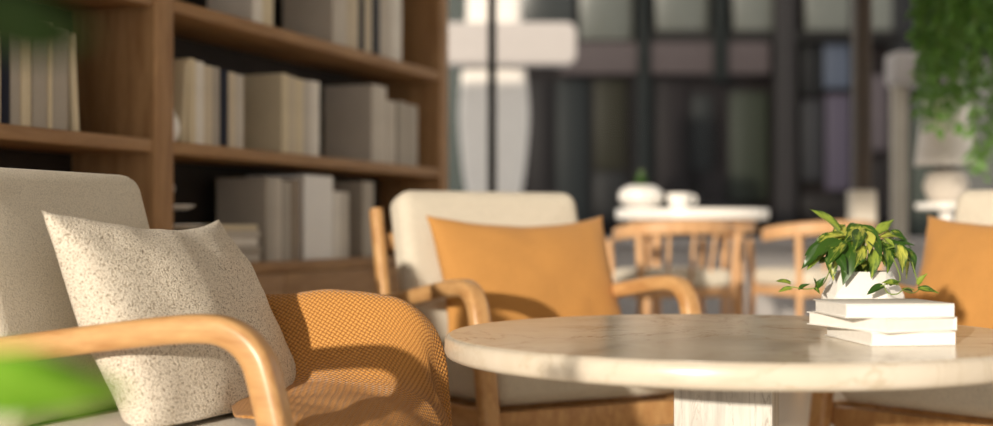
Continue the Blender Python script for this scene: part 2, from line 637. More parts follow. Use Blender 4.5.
mobj('plinth', box(T_LEFT, T_END0, .03, .05, 0, .08), M['shelf_back'], bs, smooth=False)
for x0, x1, n in ((T_LEFT, T_DIV0, 3), (T_DIV1, T_END0, 3)):
    w = (x1 - x0) / n
    for i in range(n):
        mobj('cabinet_door', box(x0 + i * w + .002, x0 + (i + 1) * w - .002, .004, .024, .085, zb - ST - .003, .003), M['shelf_h'], bs)


def to_world(t, off, z):
    return P0 + U * t - NRM * off + Vector((0, 0, z))


BOOKC = {'cream': (222, 208, 178), 'white': (236, 230, 220), 'beige': (212, 199, 176), 'grey': (180, 172, 160), 'lgrey': (206, 198, 186),
         'navy': (26, 30, 48), 'dark': (58, 60, 66), 'taupe': (150, 136, 120)}


def book_mesh_parts(w, d, h):
    """standing book: spine at y=0 (front), fore-edge at y=d, x 0..w, z 0..h"""
    c = 0.003
    n = 6
    sp = []
    for i in range(n + 1):                       # rounded spine
        a = PI * i / n
        sp.append((w / 2 - w / 2 * math.cos(a), .006 - .006 * math.sin(a)))
    outer = sp + [(w, d), (w - c, d), (w - c, .009), (c, .009), (c, d), (0, d)]
    V = [(x, y, 0) for x, y in outer] + [(x, y, h) for x, y in outer]
    m = len(outer)
    Fc = [(i, (i + 1) % m, m + (i + 1) % m, m + i) for i in range(m)]
    Fc += [tuple(reversed(range(m))), tuple(range(m, 2 * m))]
    pages = box(c, w - c, .009, d - .004, .004, h - .004)
    return (V, Fc), pages


def shelf_book(t0, t1, h, z, cname, label, group, depth=.2, off=.035, lean=0.0):
    w = max(.008, t1 - t0 - .0015)
    cov, pg = book_mesh_parts(w, depth, h)
    lift = w * math.sin(lean) if lean > 0 else 0.0
    o = mobj('book', cov, col(BOOKC[cname]), loc=to_world(t0, off, z + .0008 + lift), rot=(0, lean, TH), angle=30)
    o.rotation_mode = 'XYZ'
    tag(o, label, 'book', group)
    mobj('page_block', pg, M['pages'], o, smooth=False)
    return o


def row(shelf_z, specs, where, group, off=.035):
    n = len(specs)
    for i, (x0, x1, cn, h, dep) in enumerate(specs):
        shelf_book(shelf_t(x0, off), shelf_t(x1, off), h, shelf_z, cn, where[i] if isinstance(where, list) else where, group, dep, off)


ORD = ['first', 'second', 'third', 'fourth', 'fifth', 'sixth', 'seventh', 'eighth']


def named(specs, what):
    cn = {'cream': 'cream', 'white': 'white', 'beige': 'beige', 'grey': 'grey', 'lgrey': 'pale grey', 'navy': 'navy', 'dark': 'dark grey', 'taupe': 'taupe'}
    return ['%s upright book, %s from left %s' % (cn[s[2]], ORD[i], what) for i, s in enumerate(specs)]


s = [(190, 197, 'cream', .285, .19), (197, 205.5, 'white', .28, .19), (205.5, 214, 'beige', .272, .19), (214, 221, 'grey', .272, .19),
     (221, 229.5, 'navy', .27, .19), (229.5, 237, 'beige', .265, .19), (237, 245, 'lgrey', .262, .19)]
row(zl, s, named(s, 'in the middle shelf row beside the upright'), 'books on the middle shelf')
s = [(283, 290, 'cream', .30, .2), (290, 297, 'beige', .296, .2), (297, 304.5, 'cream', .292, .2), (304.5, 312, 'lgrey', .292, .2), (312, 321, 'white', .295, .2)]
row(zl, s, named(s, 'in the central row of the middle shelf'), 'books on the middle shelf')
s = [(373, 388, 'lgrey', .335, .24), (388, 397, 'lgrey', .28, .2), (399, 408, 'grey', .285, .2), (408, 419, 'grey', .28, .2)]
row(zl, s, named(s, 'in the far row of the middle shelf'), 'books on the middle shelf')
s = [(254, 264, 'white', .30, .2), (264, 275, 'cream', .30, .2)]
row(zu, s, named(s, 'in the near row of the top shelf'), 'books on the top shelf')
s = [(334, 348, 'lgrey', .32, .24), (348, 360, 'beige', .31, .2), (360, 365.5, 'dark', .3, .2), (365.5, 373, 'beige', .3, .2), (373, 381, 'dark', .3, .2), (381, 392, 'lgrey', .31, .2), (392, 403, 'white', .31, .2)]
row(zu, s, named(s, 'in the far row of the top shelf'), 'books on the top shelf')
s = [(267, 275, 'grey', .31, .22), (275, 283, 'lgrey', .31, .2), (283, 292, 'grey', .30, .2), (292, 302, 'taupe', .31, .2)]
row(zb, s, named(s, 'in the low shelf row behind the stack'), 'books on the low shelf')
s = [(334, 342, 'white', .27, .2), (342, 350, 'lgrey', .27, .2)]
row(zb, s, named(s, 'after the white file box on the low shelf'), 'books on the low shelf')
s = [(364, 375, 'grey', .32, .2)]
row(zb, s, ['grey upright book standing apart at the far end of the low shelf'], 'books on the low shelf')
s = [(-9, 2.5, 'cream', .31, .19), (2.5, 11.5, 'navy', .305, .19), (11.5, 22, 'grey', .305, .19), (22, 33, 'cream', .305, .19), (34, 49, 'grey', .30, .19), (49, 54, 'cream', .30, .19), (54, 70, 'grey', .29, .19)]
row(zl, s, named(s, 'in the left bay'), 'books in the left bay')
t0 = shelf_t(70, .035) + .019
shelf_book(t0, t0 + .03, .285, zl, 'cream', 'cream book leaning at the right end of the left bay row', 'books in the left bay', .19, .035, -0.07)
t0 = shelf_t(190, .035) - .040
shelf_book(t0, t0 + .022, .27, zl, 'cream', 'cream book leaning beside the upright on the middle shelf', 'books on the middle shelf', .18, .035, 0.06)

# white file box on low shelf
fb = thing('file_box', 'bright white file box standing on the low shelf', 'file box', to_world(shelf_t(304, .03), .03, zb), TH)
wbx = shelf_t(333, .03) - shelf_t(304, .03)
mobj('body', join([box(0, wbx, 0, .004, 0, .33), box(0, .004, 0, .26, 0, .33), box(wbx - .004, wbx, 0, .26, 0, .33), box(0, wbx, 0, .26, 0, .004), box(0, wbx, .256, .26, 0, .33)]), M['white'], fb, smooth=False)
mobj('paper_stack', box(.006, wbx - .006, .008, .25, .006, .31, .002), M['pages'], fb)

# lying books on low shelf
tx = shelf_t(240, .03)
zz = zb
for i, (w, d, h, c, r, ds) in enumerate(((.27, .2, .03, 'lgrey', 0.02, 'pale grey lying book at the bottom of the low shelf stack'), (.26, .19, .026, 'grey', -.05, 'grey lying book, second from the bottom of the low shelf stack'), (.25, .19, .03, 'white', .03, 'white lying book in the middle of the low shelf stack'), (.26, .19, .024, 'lgrey', -.02, 'pale grey lying book just below the cream one in the stack'), (.25, .18, .022, 'cream', .04, 'cream lying book on top of the low shelf stack'))):
    cov, pg = book_mesh_parts(h, d, w)
    R_ = Matrix.Rotation(PI / 2, 4, 'Y')
    o = mobj('book', xform(cov, Matrix.Translation((-w / 2, 0, h)) @ R_), col(BOOKC[c]), loc=to_world(tx, .03, zz + .0005), rot=(0, 0, TH + r), angle=30)
    tag(o, ds, 'book', 'lying books on the low shelf')
    mobj('page_block', xform(pg, Matrix.Translation((-w / 2, 0, h)) @ R_), M['pages'], o, smooth=False)
    zz += h + .001

# crockery on low shelf at left
tp = shelf_t(174) + .145
ck = thing('cake_stand', 'two-tier white cake stand at the left end of the low shelf', 'cake stand', to_world(tp, .125, zb))
for r_, z_ in ((.115, .12), (.085, .185)):
    mobj('plate', xform(lathe([(.01, 0), (r_ * .7, .001), (r_, .012), (r_, .016), (r_ * .7, .006), (.01, .005)], 36), Matrix.Translation((0, 0, z_))), M['ceramic'], ck)
mobj('rod', lathe([(.006, .01), (.006, .24), (.001, .242)], 12), col((150, 146, 140), .3, .6), ck)
mobj('foot', lathe([(.06, 0), (.062, .006), (.015, .02), (.008, .12), (.001, .12)], 28), M['ceramic'], ck)
mobj('ring_handle', sweep([(.018 * math.cos(i * PI / 8), 0, .258 + .018 * math.sin(i * PI / 8)) for i in range(17)], circ(.004, 6), (0, 1, 0)), col((190, 186, 180), .3, .6), ck)
o = mobj('vase', lathe([(.018, 0), (.03, .02), (.034, .05), (.026, .08), (.014, .095), (.017, .105), (.013, .105), (.010, .095), (.001, .09)], 28), M['ceramic'], loc=to_world(shelf_t(174) + .04, .045, zl))
tag(o, 'small white vase at the left end of the middle shelf', 'vase')


# ------------------------------------------------------------------ armchairs
CH = .35            # half distance between arms


def arm_path():
    pts = [(0, .43, .468), (0, .16, .506), (0, -.08, .541), (0, -.19, .552), (0, -.245, .545), (0, -.285, .515), (0, -.308, .46), (0, -.348, .28), (0, -.40, .0)]
    return smooth_path(pts, 6)


def make_chair():
    root = thing('armchair', '', 'armchair')
    sec = rrect(.056, .051, .016, 4)
    for sx in (-1, 1):
        p = [Vector((sx * CH, v.y, v.z)) for v in arm_path()]
        # arm and front leg are one bent piece of wood
        mobj('arm_and_front_leg', sweep(p, sec, (1, 0, 0)), M['oak'], root)
        q = smooth_path([(sx * CH, .36, .48), (sx * CH, .42, .30), (sx * CH, .50, 0)], 4)
        mobj('leg', sweep(q, rrect(.045, .04, .012, 3), (1, 0, 0)), M['oak'], root)
        mobj('side_rail', sweep([(sx * (CH - .002), -.31, .175), (sx * (CH - .002), .44, .16)], rrect(.03, .07, .008, 3), (1, 0, 0)), M['oak'], root)
        q = [(sx * (CH - .014), .34, .19), (sx * (CH - .014), .415, .48), (sx * (CH - .014), .492, .79)]
        mobj('back_post', sweep(smooth_path(q, 4), rrect(.034, .05, .01, 3), (1, 0, 0)), M['oak'], root)
    mobj('front_rail', box(-CH + .02, CH - .02, -.335, -.305, .12, .20, .008), M['oak'], root)
    mobj('back_rail', box(-CH + .02, CH - .02, .465, .49, .65, .71, .008), M['oak'], root)
    mobj('seat_slats', join([box(-CH + .03, CH - .03, y, y + .05, .168, .186, .003) for y in (-.26, -.13, .0, .13, .26)]), M['oak'], root)
    # seat cushion
    seat = pad(.635, .66, .14, .045, .04, .012)
    mobj('seat_cushion', seat, M['cream'], root, (0, -.015, .205), (math.radians(-2), 0, 0))
    # back cushion
    bk = pad(.65, .525, .125, .05, .042, .012)
    mobj('back_cushion', xform(bk, Matrix.Rotation(PI / 2, 4, 'X')), M['cream'], root, (0, .372, .575), (math.radians(-15), 0, 0))
    return root


def copy_tree(o, parent=None):
    c = o.copy()
    COL.objects.link(c)
    c.parent = parent
    for ch in list(o.children):
        copy_tree(ch, c)
    return c


CHAIRS = [((-.604, 2.635), 70, .92, 'cream armchair nearest the camera, with the boucle cushion and woven throw'),
          ((.135, 4.13), 28, 1.06, 'cream armchair behind the table in front of the bookshelf end'),
          ((1.465, 3.79), -50, 1.0, 'cream armchair cut off by the right edge, behind the book stack')]
ch0 = make_chair()
chairs = []
for i, ((x, y), a, sx_, lab) in enumerate(CHAIRS):
    c = ch0 if i == 0 else copy_tree(ch0)
    c.location = (x, y, 0)
    c.rotation_euler = (0, 0, math.radians(a))
    c.scale = (sx_, 1.1 if i == 0 else 1, 1)
    c['label'] = lab
    c['group'] = 'cream wooden-armed lounge chairs'
    chairs.append(Matrix.Translation((x, y, 0)) @ Matrix.Rotation(math.radians(a), 4, 'Z'))


# ------------------------------------------------------------------ cushions
def pillow(W, H, T, pinch=.08, seed=0, wr=.006, n=36, sag=0.0, puffexp=.42):
    """soft cushion in XZ plane, thickness along Y; centre at origin"""
    V, Fc, idx = [], [], {}

    def put(u, v, s):
        x = u * W / 2 * (1 - pinch * (1 - v * v) * u * u)
        z = v * H / 2 * (1 - pinch * (1 - u * u) * v * v)
        th = (max(0, 1 - u * u) * max(0, 1 - v * v)) ** puffexp * T / 2
        if v > 0:
            z -= sag * (1 - u * u) * v * v
        q = Vector((x * 7 + seed, z * 7, s * 2))
        e = min(1, 8 * th / T)
        th += wr * e * noise.noise(q) + wr * .6 * e * noise.noise(q * 2.3)
        # soft pull creases running in from the corners
        r = min(abs(abs(u) - abs(v)) * 4, 1)
        th -= .35 * wr * e * (1 - r) * (u * u + v * v) * .8
        return (x, s * th, z)

    for s in (-1, 1):
        for j in range(n + 1):
            for i in range(n + 1):
                u, v = -1 + 2 * i / n, -1 + 2 * j / n
                u = math.sin(u * PI / 2) * .5 + u * .5
                v = math.sin(v * PI / 2) * .5 + v * .5
                edge = i in (0, n) or j in (0, n)
                if s == 1 and edge:
                    idx[(s, i, j)] = idx[(-1, i, j)]
                    continue
                idx[(s, i, j)] = len(V)
                p = put(u, v, s)
                V.append((p[0], 0 if edge else p[1], p[2]))
        for j in range(n):
            for i in range(n):
                q = [idx[(s, i, j)], idx[(s, i + 1, j)], idx[(s, i + 1, j + 1)], idx[(s, i, j + 1)]]
                Fc.append(q if s == -1 else q[::-1])
    return V, Fc


def place(o, chair, loc, tilt, roll=0.0, yaw=0.0):
    """rest a cushion in a chair (local position, backward tilt, roll in its plane)"""
    o.matrix_world = chair @ Matrix.Translation(loc) @ Matrix.Rotation(math.radians(yaw), 4, 'Z') @ Matrix.Rotation(math.radians(-tilt), 4, 'X') @ Matrix.Rotation(math.radians(roll), 4, 'Y')


pc = mobj('cushion', pillow(.60, .56, .21, .08, 3.1, .009, sag=.025), M['boucle'], angle=80)
tag(pc, 'speckled cream boucle cushion leaning in the nearest armchair', 'cushion')
place(pc, chairs[0], (.005, .025, .508), 28, 1.5, 0)
inv = chairs[0].inverted() @ pc.matrix_world
back = inv.inverted()
for v in pc.data.vertices:                # the bottom is squashed where it rests on the seat
    q = inv @ v.co
    e = .372 - q.z
    if e > 0:
        q.z = .372 - .10 * e
        q.y += .25 * e
        v.co = back @ q
po = mobj('cushion', pillow(.68, .44, .16, .07, 8.4, .006, sag=.03), M['orange'], angle=80)
tag(po, 'mustard orange cushion in the armchair behind the table', 'cushion', 'mustard orange cushions')
place(po, chairs[1], (.05, .15, .565), 22, 0, 0)
p3 = mobj('cushion', pillow(.66, .44, .16, .07, 15.7, .006, sag=.03), M['orange'], angle=80)
tag(p3, 'mustard orange cushion cut off by the right edge', 'cushion', 'mustard orange cushions')
place(p3, chairs[2], (-.035, .15, .565), 22, 0, 0)


# ------------------------------------------------------------------ woven throw over seat and far arm of the nearest chair
def throw():
    # cross profile along local x: seat -> up the inner side of the arm -> over -> down outside
    zs, za = .38, .586
    cross = smooth_path([(-.24, 0, zs - .002), (-.15, 0, zs + .004), (.0, 0, zs + .006), (.12, 0, zs + .008), (.20, 0, zs + .016), (.255, 0, zs + .05), (.29, 0, zs + .115),
                         (.318, 0, za - .012), (.35, 0, za), (.382, 0, za - .016), (.396, 0, za - .06), (.402, 0, za - .14), (.406, 0, za - .24), (.41, 0, za - .34)], 6)
    along = smooth_path([(0, .22, 0), (0, .10, 0), (0, -.08, 0), (0, -.20, -.004), (0, -.265, -.025), (0, -.31, -.075), (0, -.335, -.15), (0, -.35, -.25), (0, -.36, -.34)], 6)
    V, Fc, UV = [], [], []
    la = 0
    n = len(cross)
    for j, a in enumerate(along):
        if j:
            la += (a - along[j - 1]).length
        lc = 0
        for i, c in enumerate(cross):
            if i:
                lc += (c - cross[i - 1]).length
            hgt = (c.z - zs) / (za - zs)
            y = a.y - (.034 + .07 * max(0, min(1, (.31 - c.x) / .10))) * max(0, min(1, (.1 - a.y) / .3))
            z = c.z + a.z
            # arm slopes down to the back
            if c.x > .2:
                z -= max(0, a.y + .1) * .13 * max(0, min(1, hgt))
            x = c.x
            if x < .05:                          # the near edge is pulled in under the cushion
                x = .05 + (x - .05) * (1 - .85 * max(0, min(1, (a.y + .12) / .10)))
            if a.z < -.02:                       # rounded corner where front and side drops meet
                kk = min(1, -a.z / .12)
                x -= max(0, (c.x - .36)) * .35 * kk
                y += max(0, (c.x - .36)) * .9 * kk
            q = Vector((x * 6, y * 6, z * 5))
            d = .013 * noise.noise(q) + .008 * noise.noise(q * 2.4 + Vector((3, 1, 5)))
            z += d * (1.0 if c.x < .30 else .55) + .004
            # hanging folds at the front
            if a.z < -.05:
                y -= .012 * math.sin(x * 46 + z * 6) * min(1, (-a.z - .05) / .1)
            x += .008 * noise.noise(q * 1.3 + Vector((9, 2, 1)))
            V.append((x, y, z))
            UV.append((lc, la))
    for j in range(len(along) - 1):
        for i in range(n - 1):
            Fc.append((j * n + i, j * n + i + 1, (j + 1) * n + i + 1, (j + 1) * n + i))
    return V, Fc, UV


V_, F_, UV_ = throw()
th = mobj('throw_blanket', (V_, F_), M['weave'], uv=UV_, angle=180)
sm = th.modifiers.new('cloth_thickness', 'SOLIDIFY')
sm.thickness = .006
sm.offset = 1
ss = th.modifiers.new('smooth', 'SUBSURF')
ss.levels = 1
ss.render_levels = 1
th.matrix_world = chairs[0] @ Matrix.Diagonal((.92, 1.1, 1, 1))
tag(th, 'mustard woven throw draped over seat and arm of the nearest armchair', 'blanket')

# ------------------------------------------------------------------ round table
TC = Vector((.498, 2.70, 0))
TR, TZ, TT = .606, .508, .047
tb = thing('round_table', 'round beige marble table on a stone block base', 'table', TC)
pr = [(.05, TZ - TT), (TR - .012, TZ - TT), (TR - .004, TZ - TT + .004), (TR, TZ - TT + .012), (TR, TZ - .012), (TR - .004, TZ - .004), (TR - .010, TZ - .0006)]
mobj('table_edge', lathe(pr, 160), M['marble_edge'], tb, angle=60)
mobj('table_top', lathe([(TR - .010, TZ - .002), (TR - .0102, TZ), (.02, TZ)], 160), M['marble'], tb, angle=20)
mobj('base', box(-.099, .099, -.099, .099, .02, TZ - TT, .004), M['travertine'], tb, (-.015, 0, 0), (0, 0, math.radians(-16)))
mobj('foot_plate', lathe([(.2, 0), (.21, .003), (.21, .017), (.2, .02), (.01, .02)], 64), M['travertine'], tb)

# three white books
def flat_book(w, d, h, name_label, near, ang, z):
    """lying hardback; near = world XY of the near left corner, long axis w at angle ang"""
    c = .0025
    o = mobj('book', join([box(0, w, 0, d, 0, c, .0008), box(0, w, 0, d, h - c, h, .0008), box(w - c, w, 0, d, c * .5, h - c * .5, .0008)]), M['white'],
             loc=(near[0], near[1], z), rot=(0, 0, math.radians(ang)))
    tag(o, name_label, 'book', 'white books on the marble table')
    mobj('page_block', box(.004, w - c, .004, d - .004, c, h - c), M['pages_w'], o, smooth=False)
    return o


M['pages_w'] = plain('white_page_block', (240, 237, 231), 0.8, 0.1, 0.03, 80)
bh = .0258
flat_book(.165, .24, bh, 'white book at the bottom of the stack on the table', (.695, 2.40), 6, TZ + .0005)
flat_book(.166, .24, bh, 'white book in the middle of the table stack, turned outwards', (.716, 2.372), 23, TZ + .001 + bh)
flat_book(.212, .17, bh, 'white book on top of the table stack below the pothos', (.646, 2.395), 6, TZ + .0015 + 2 * bh)

# ------------------------------------------------------------------ pothos in faceted pot
PD = 2.95
PC = at(863, 300, PD)
PC.z = TZ
pl = thing('potted_pothos', 'variegated pothos in a white faceted pot behind the books', 'potted plant', PC)
ztop = at(863, 271, PD).z - TZ


def faceted(zs_rs, n=8):
    V, Fc = [], []
    for k, (r, z) in enumerate(zs_rs):
        ph = (PI / n) * (k % 2)
        V += [(r * math.cos(2 * PI * i / n + ph), r * math.sin(2 * PI * i / n + ph), z) for i in range(n)]
    for k in range(len(zs_rs) - 1):
        for i in range(n):
            j = (i + 1) % n
            a0, a1, b0, b1 = k * n + i, k * n + j, (k + 1) * n + i, (k + 1) * n + j
            if k % 2 == 0:
                Fc += [(a0, a1, b0), (a1, b1, b0)]
            else:
                Fc += [(a0, b1, b0), (a0, a1, b1)]
    Fc.append(tuple(reversed(range(n))))
    return V, Fc


mobj('pot', faceted([(.062, 0), (.096, .035), (.094, .07), (.062, ztop), (.055, ztop), (.05, ztop - .02)], 10), M['ceramic'], pl, smooth=False)
mobj('soil', lathe([(.05, ztop - .025), (.054, ztop - .014), (.001, ztop - .01)], 20), M['soil'], pl)


def leaf_mesh(name, L, Wd, fold=.25, droop=.25, mat=None, heart=True, n=10, m=6):
    V, Fc, UV = [], [], []
    for j in range(n + 1):
        t = j / n
        if heart:
            w = Wd / 2 * (math.sin(PI * min(1, t * 1.0) ** .62)) ** .85 * (1.08 - .25 * t) if 0 < t < 1 else 0.0
            if j == 0:
                w = Wd * .16
        else:
            w = Wd / 2 * math.sin(PI * t ** .85) ** .8 if 0 < t < 1 else 0.0
        for i in range(m + 1):
            s = -1 + 2 * i / m
            x = s * w
            back = (-.10 * L * abs(s) * max(0, 1 - t * 5)) if heart else 0
            y = t * L + back
            z = abs(s) ** 1.3 * w * fold - droop * L * t * t + .02 * L * math.sin(t * 9 + s * 2) * abs(s)
            V.append((x, y, z))
            UV.append((i / m, t))
    for j in range(n):
        for i in range(m):
            Fc.append((j * (m + 1) + i, j * (m + 1) + i + 1, (j + 1) * (m + 1) + i + 1, (j + 1) * (m + 1) + i))
    me = bpy.data.meshes.new(name)
    me.from_pydata(V, [], Fc)
    lay = me.uv_layers.new(name='UVMap')
    for lp in me.loops:
        lay.data[lp.index].uv = UV[lp.vertex_index]
    me.validate()
    me.polygons.foreach_set('use_smooth', [True] * len(me.polygons))
    me.materials.append(mat)
    return me


LM = [leaf_mesh('pothos_leaf_a', .07, .036, .35, .25, M['leaf']), leaf_mesh('pothos_leaf_b', .07, .035, .25, .4, M['leaf']),
      leaf_mesh('pothos_leaf_c', .07, .033, .45, .15, M['leaf_d']), leaf_mesh('pothos_leaf_d', .07, .027, .35, .2, M['leaf_d'])]


def add_leaf(parent, me, base, tip, normal, size=None):
    base, tip = Vector(base), Vector(tip)
    d = tip - base
    L = d.length if size is None else size
    o = bpy.data.objects.new('leaf', me)
    COL.objects.link(o)
    o.parent = parent
    mm = frame_mat(base, d, normal)
    k = L / .07
    o.matrix_local = mm @ Matrix.Diagonal((k, k, k, 1))
    return o


def stem(parent, pts, r=.0016):
    return mobj('stem', sweep(smooth_path(pts, 5), circ(r, 6)), M['stem'], parent)


def pp(px, py, dd=0.0):
    """plant-local point at an image position, dd metres nearer (-) or farther than the pot axis"""
    return at(px, py, PD + dd) - PC


root_p = Vector((0, 0, ztop - .012))
spec = [  # base px, tip px, dd base, dd tip, mesh, normal
    ((838, 229), (815, 206), -.03, -.05, 3, (.5, -.7, .5)), ((877, 234), (894, 216), .0, .02, 3, (-.4, -.8, .4)), ((879, 238), (901, 233), -.02, -.05, 0, (0, -.5, 1)),
    ((852, 246), (845, 281), -.07, -.11, 0, (-.1, -1, .35)), ((874, 250), (873, 277), -.07, -.10, 2, (.1, -1, .3)), ((886, 249), (890, 271), -.06, -.10, 2, (.35, -1, .2)),
    ((862, 246), (858, 266), -.08, -.11, 0, (.3, -1, .3)), ((826, 245), (800, 266), -.04, -.05, 3, (-.4, -.8, .5)), ((838, 242), (814, 251), -.06, -.10, 0, (0, -.6, 1)),
    ((842, 235), (819, 237), -.03, -.05, 0, (0, -.5, 1)), ((888, 242), (918, 260), -.04, -.06, 2, (.5, -.6, .7)), ((900, 252), (912, 276), -.04, -.06, 0, (.7, -.7, .3)),
    ((858, 228), (884, 242), -.02, -.08, 0, (-.1, -.7, .8)), ((862, 227), (846, 235), -.02, -.06, 0, (0, -.6, .9)), ((850, 232), (870, 223), -.02, .02, 0, (0, -.7, .8)),
    ((832, 252), (832, 276), -.05, -.08, 1, (-.4, -1, .3)), ((824, 252), (806, 268), -.02, -.04, 2, (-.6, -.7, .5)), ((895, 236), (913, 246), 0, 0, 2, (.3, -.6, .8)),
    ((870, 240), (884, 250), -.07, -.12, 1, (.2, -.7, .8)), ((842, 243), (828, 260), -.08, -.12, 0, (-.3, -.8, .6)), ((905, 252), (915, 268), .02, .02, 2, (.8, -.5, .4)),
    ((860, 232), (856, 246), -.06, -.12, 2, (0, -.7, .8)), ((838, 236), (818, 232), .02, .03, 1, (-.2, -.4, 1)), ((880, 228), (898, 240), .04, .03, 2, (.2, -.4, 1)),
    ((822, 243), (804, 253), .0, -.02, 3, (-.4, -.7, .6)), ((830, 235), (813, 242), .03, .03, 0, (-.2, -.7, .7)), ((898, 246), (906, 270), -.08, -.11, 0, (.3, -1, .3)),
    ((908, 250), (917, 272), -.02, -.04, 2, (.5, -.8, .3)), ((892, 232), (910, 238), .02, .02, 0, (.1, -.7, .8)), ((846, 228), (832, 240), .0, -.05, 0, (-.2, -.8, .6)),
    ((838, 254), (846, 272), -.09, -.12, 2, (-.3, -1, .2)), ((866, 232), (872, 248), -.06, -.11, 0, (.2, -.9, .6))]
for b_, t_, d0, d1, mi, nr in spec:
    b = pp(*b_, d0)
    t = pp(*t_, d1)
    mid = (root_p * .5 + b * .5) + Vector((0, 0, .02))
    sm_ = stem(pl, [root_p + Vector((b.x * .25, b.y * .25, 0)), mid, b])
    add_leaf(sm_, LM[mi], b, t, nr)
rr = random.Random(11)
for i in range(60):                       # inner and rear leaves that fill the mound
    a = rr.uniform(0, 2 * PI)
    rad = rr.uniform(.015, .085)
    b = Vector((math.cos(a) * rad, math.sin(a) * rad, ztop + rr.uniform(.02, .095) * (1 - rad * 3)))
    d = Vector((math.cos(a + rr.uniform(-.6, .6)), math.sin(a + rr.uniform(-.6, .6)), rr.uniform(-.5, .25)))
    t = b + d.normalized() * rr.uniform(.03, .05)
    sm_ = stem(pl, [root_p + Vector((b.x * .2, b.y * .2, 0)), (root_p + b) / 2 + Vector((0, 0, .012)), b], .0013)
    add_leaf(sm_, LM[rr.choice((0, 1, 2, 2, 3))], b, t, (d.x * .3, d.y * .3 - .8, .8))
# trailing vines
vines = [([(832, 264, -.06), (824, 283, -.08), (815, 288, -.08), (803, 289, -.09), (793, 287, -.09), (785, 288, -.09)],
          [((790, 283), (777, 279)), ((791, 288), (779, 290)), ((799, 289), (809, 283)), ((815, 288), (820, 293)), ((817, 287), (824, 277)), ((815, 286), (816, 278))]),
         ([(912, 262, -.05), (917, 280, -.07), (919, 289, -.07), (912, 293, -.1), (903, 290, -.12)], [((918, 284), (926, 273)), ((919, 289), (939, 291)), ((912, 292), (903, 287))]),
         ([(892, 256, -.1), (900, 276, -.13), (897, 284, -.14), (888, 284, -.14), (876, 288, -.14), (868, 292, -.14)], [((898, 284), (883, 281)), ((882, 286), (867, 293)), ((890, 285), (898, 280))]),
         ([(884, 286, -.14), (888, 293, -.14), (897, 294, -.14), (906, 288, -.12), (914, 290, -.1)], [])]
for pts, lv in vines:
    sm_ = stem(pl, [pp(*p) for p in pts], .0013)
    for (b_, t_) in lv:
        dd = pts[min(3, len(pts) - 1)][2]
        add_leaf(sm_, LM[rr.choice((0, 2, 3))], pp(*b_, dd), pp(*t_, dd - .015), (rr.uniform(-.3, .3), -.7, .7))


# ------------------------------------------------------------------ far dining set
def dining_chair(loc, rz, label):
    r = thing('dining_chair', label, 'chair', loc, rz, 'pale wooden dining chairs')
    for sx, sy in ((-1, -1), (1, -1), (-1, 1), (1, 1)):
        top = .70 if sy > 0 else .67
        mobj('leg', sweep([(sx * .25, sy * .20, 0), (sx * .235, sy * .18, .45), (sx * .25, sy * .19, top)], circ(.017, 10)), M['pale_wood'], r)
    arc = []
    for i in range(17):
        a = PI * (-0.08 + 1.16 * i / 16)
        arc.append((.28 * math.cos(a), .02 + .24 * math.sin(a), .70 + .03 * math.sin(a)))
    mobj('curved_back_rail', sweep(arc, rrect(.065, .03, .012, 3), (0, 0, 1)), M['pale_wood'], r)
    for i in range(5):
        a = PI * (.22 + .14 * i)
        mobj('spindle', sweep([(.24 * math.cos(a), .21 * math.sin(a), .44), (.275 * math.cos(a), .02 + .235 * math.sin(a), .70)], circ(.008, 8)), M['pale_wood'], r)
    mobj('seat_frame', box(-.24, .24, -.21, .21, .40, .445, .012), M['pale_wood'], r)
    mobj('seat_cushion', pad(.49, .44, .085, .09, .035, .008), M['cream'], r, (0, 0, .445))
    for sy in (-1, 1):
        mobj('stretcher', sweep([(-.24, sy * .19, .2), (.24, sy * .19, .2)], circ(.01, 8)), M['pale_wood'], r)
    return r


DT = at(692, 215, 6.9)
dt = thing('dining_table', 'far white-topped dining table on pale wooden legs', 'table', (DT.x, DT.y, 0))
ztp = at(692, 208, 6.55).z
mobj('table_top', lathe([(.38, ztp - .06), (.40, ztp - .055), (.405, ztp - .045), (.405, ztp - .006), (.40, ztp), (.01, ztp)], 64), M['ceramic'], dt)
mobj('apron', lathe([(.33, ztp - .125), (.335, ztp - .125), (.335, ztp - .06), (.33, ztp - .06)], 48), M['pale_wood'], dt)
for i in range(4):
    a = PI / 4 + i * PI / 2
    mobj('leg', sweep([(.31 * math.cos(a), .31 * math.sin(a), 0), (.30 * math.cos(a), .30 * math.sin(a), ztp - .06)], circ(.022, 10), None), M['pale_wood'], dt)
dining_chair((bx(672, 6.2), 6.2, 0), math.radians(196), 'pale wooden chair with cream seat in front of the far dining table')
dining_chair((bx(815, 6.3), 6.3, 0), math.radians(205), 'pale wooden chair right of the far dining table, behind the pothos')
# things on the far table
c = at(641, 214, 6.75)
pw = thing('flower_pot', 'round white pot with a green sprig on the far table', 'potted plant', (c.x, c.y, ztp))
mobj('pot', lathe([(.05, 0), (.09, .012), (.118, .05), (.112, .09), (.075, .118), (.05, .122), (.045, .112), (.001, .108)], 32), M['ceramic'], pw)
for i in range(9):
    a = i * 2.4
    me = LM[2]
    add_leaf(pw, me, (0.01 * math.cos(a), .01 * math.sin(a), .11), (.035 * math.cos(a), .035 * math.sin(a), .17 + .012 * (i % 4)), (math.cos(a), math.sin(a), .5))
c = at(679, 214, 6.7)
cu = mobj('cup', lathe([(.03, 0), (.045, .006), (.062, .05), (.064, .078), (.06, .078), (.056, .05), (.04, .012), (.001, .010)], 28), M['ceramic'], loc=(c.x, c.y, ztp))
tag(cu, 'small white cup beside the pot on the far table', 'cup')
mobj('handle', sweep(smooth_path([(.06, 0, .065), (.085, 0, .06), (.085, 0, .03), (.055, 0, .025)], 5), circ(.006)), M['ceramic'], cu)

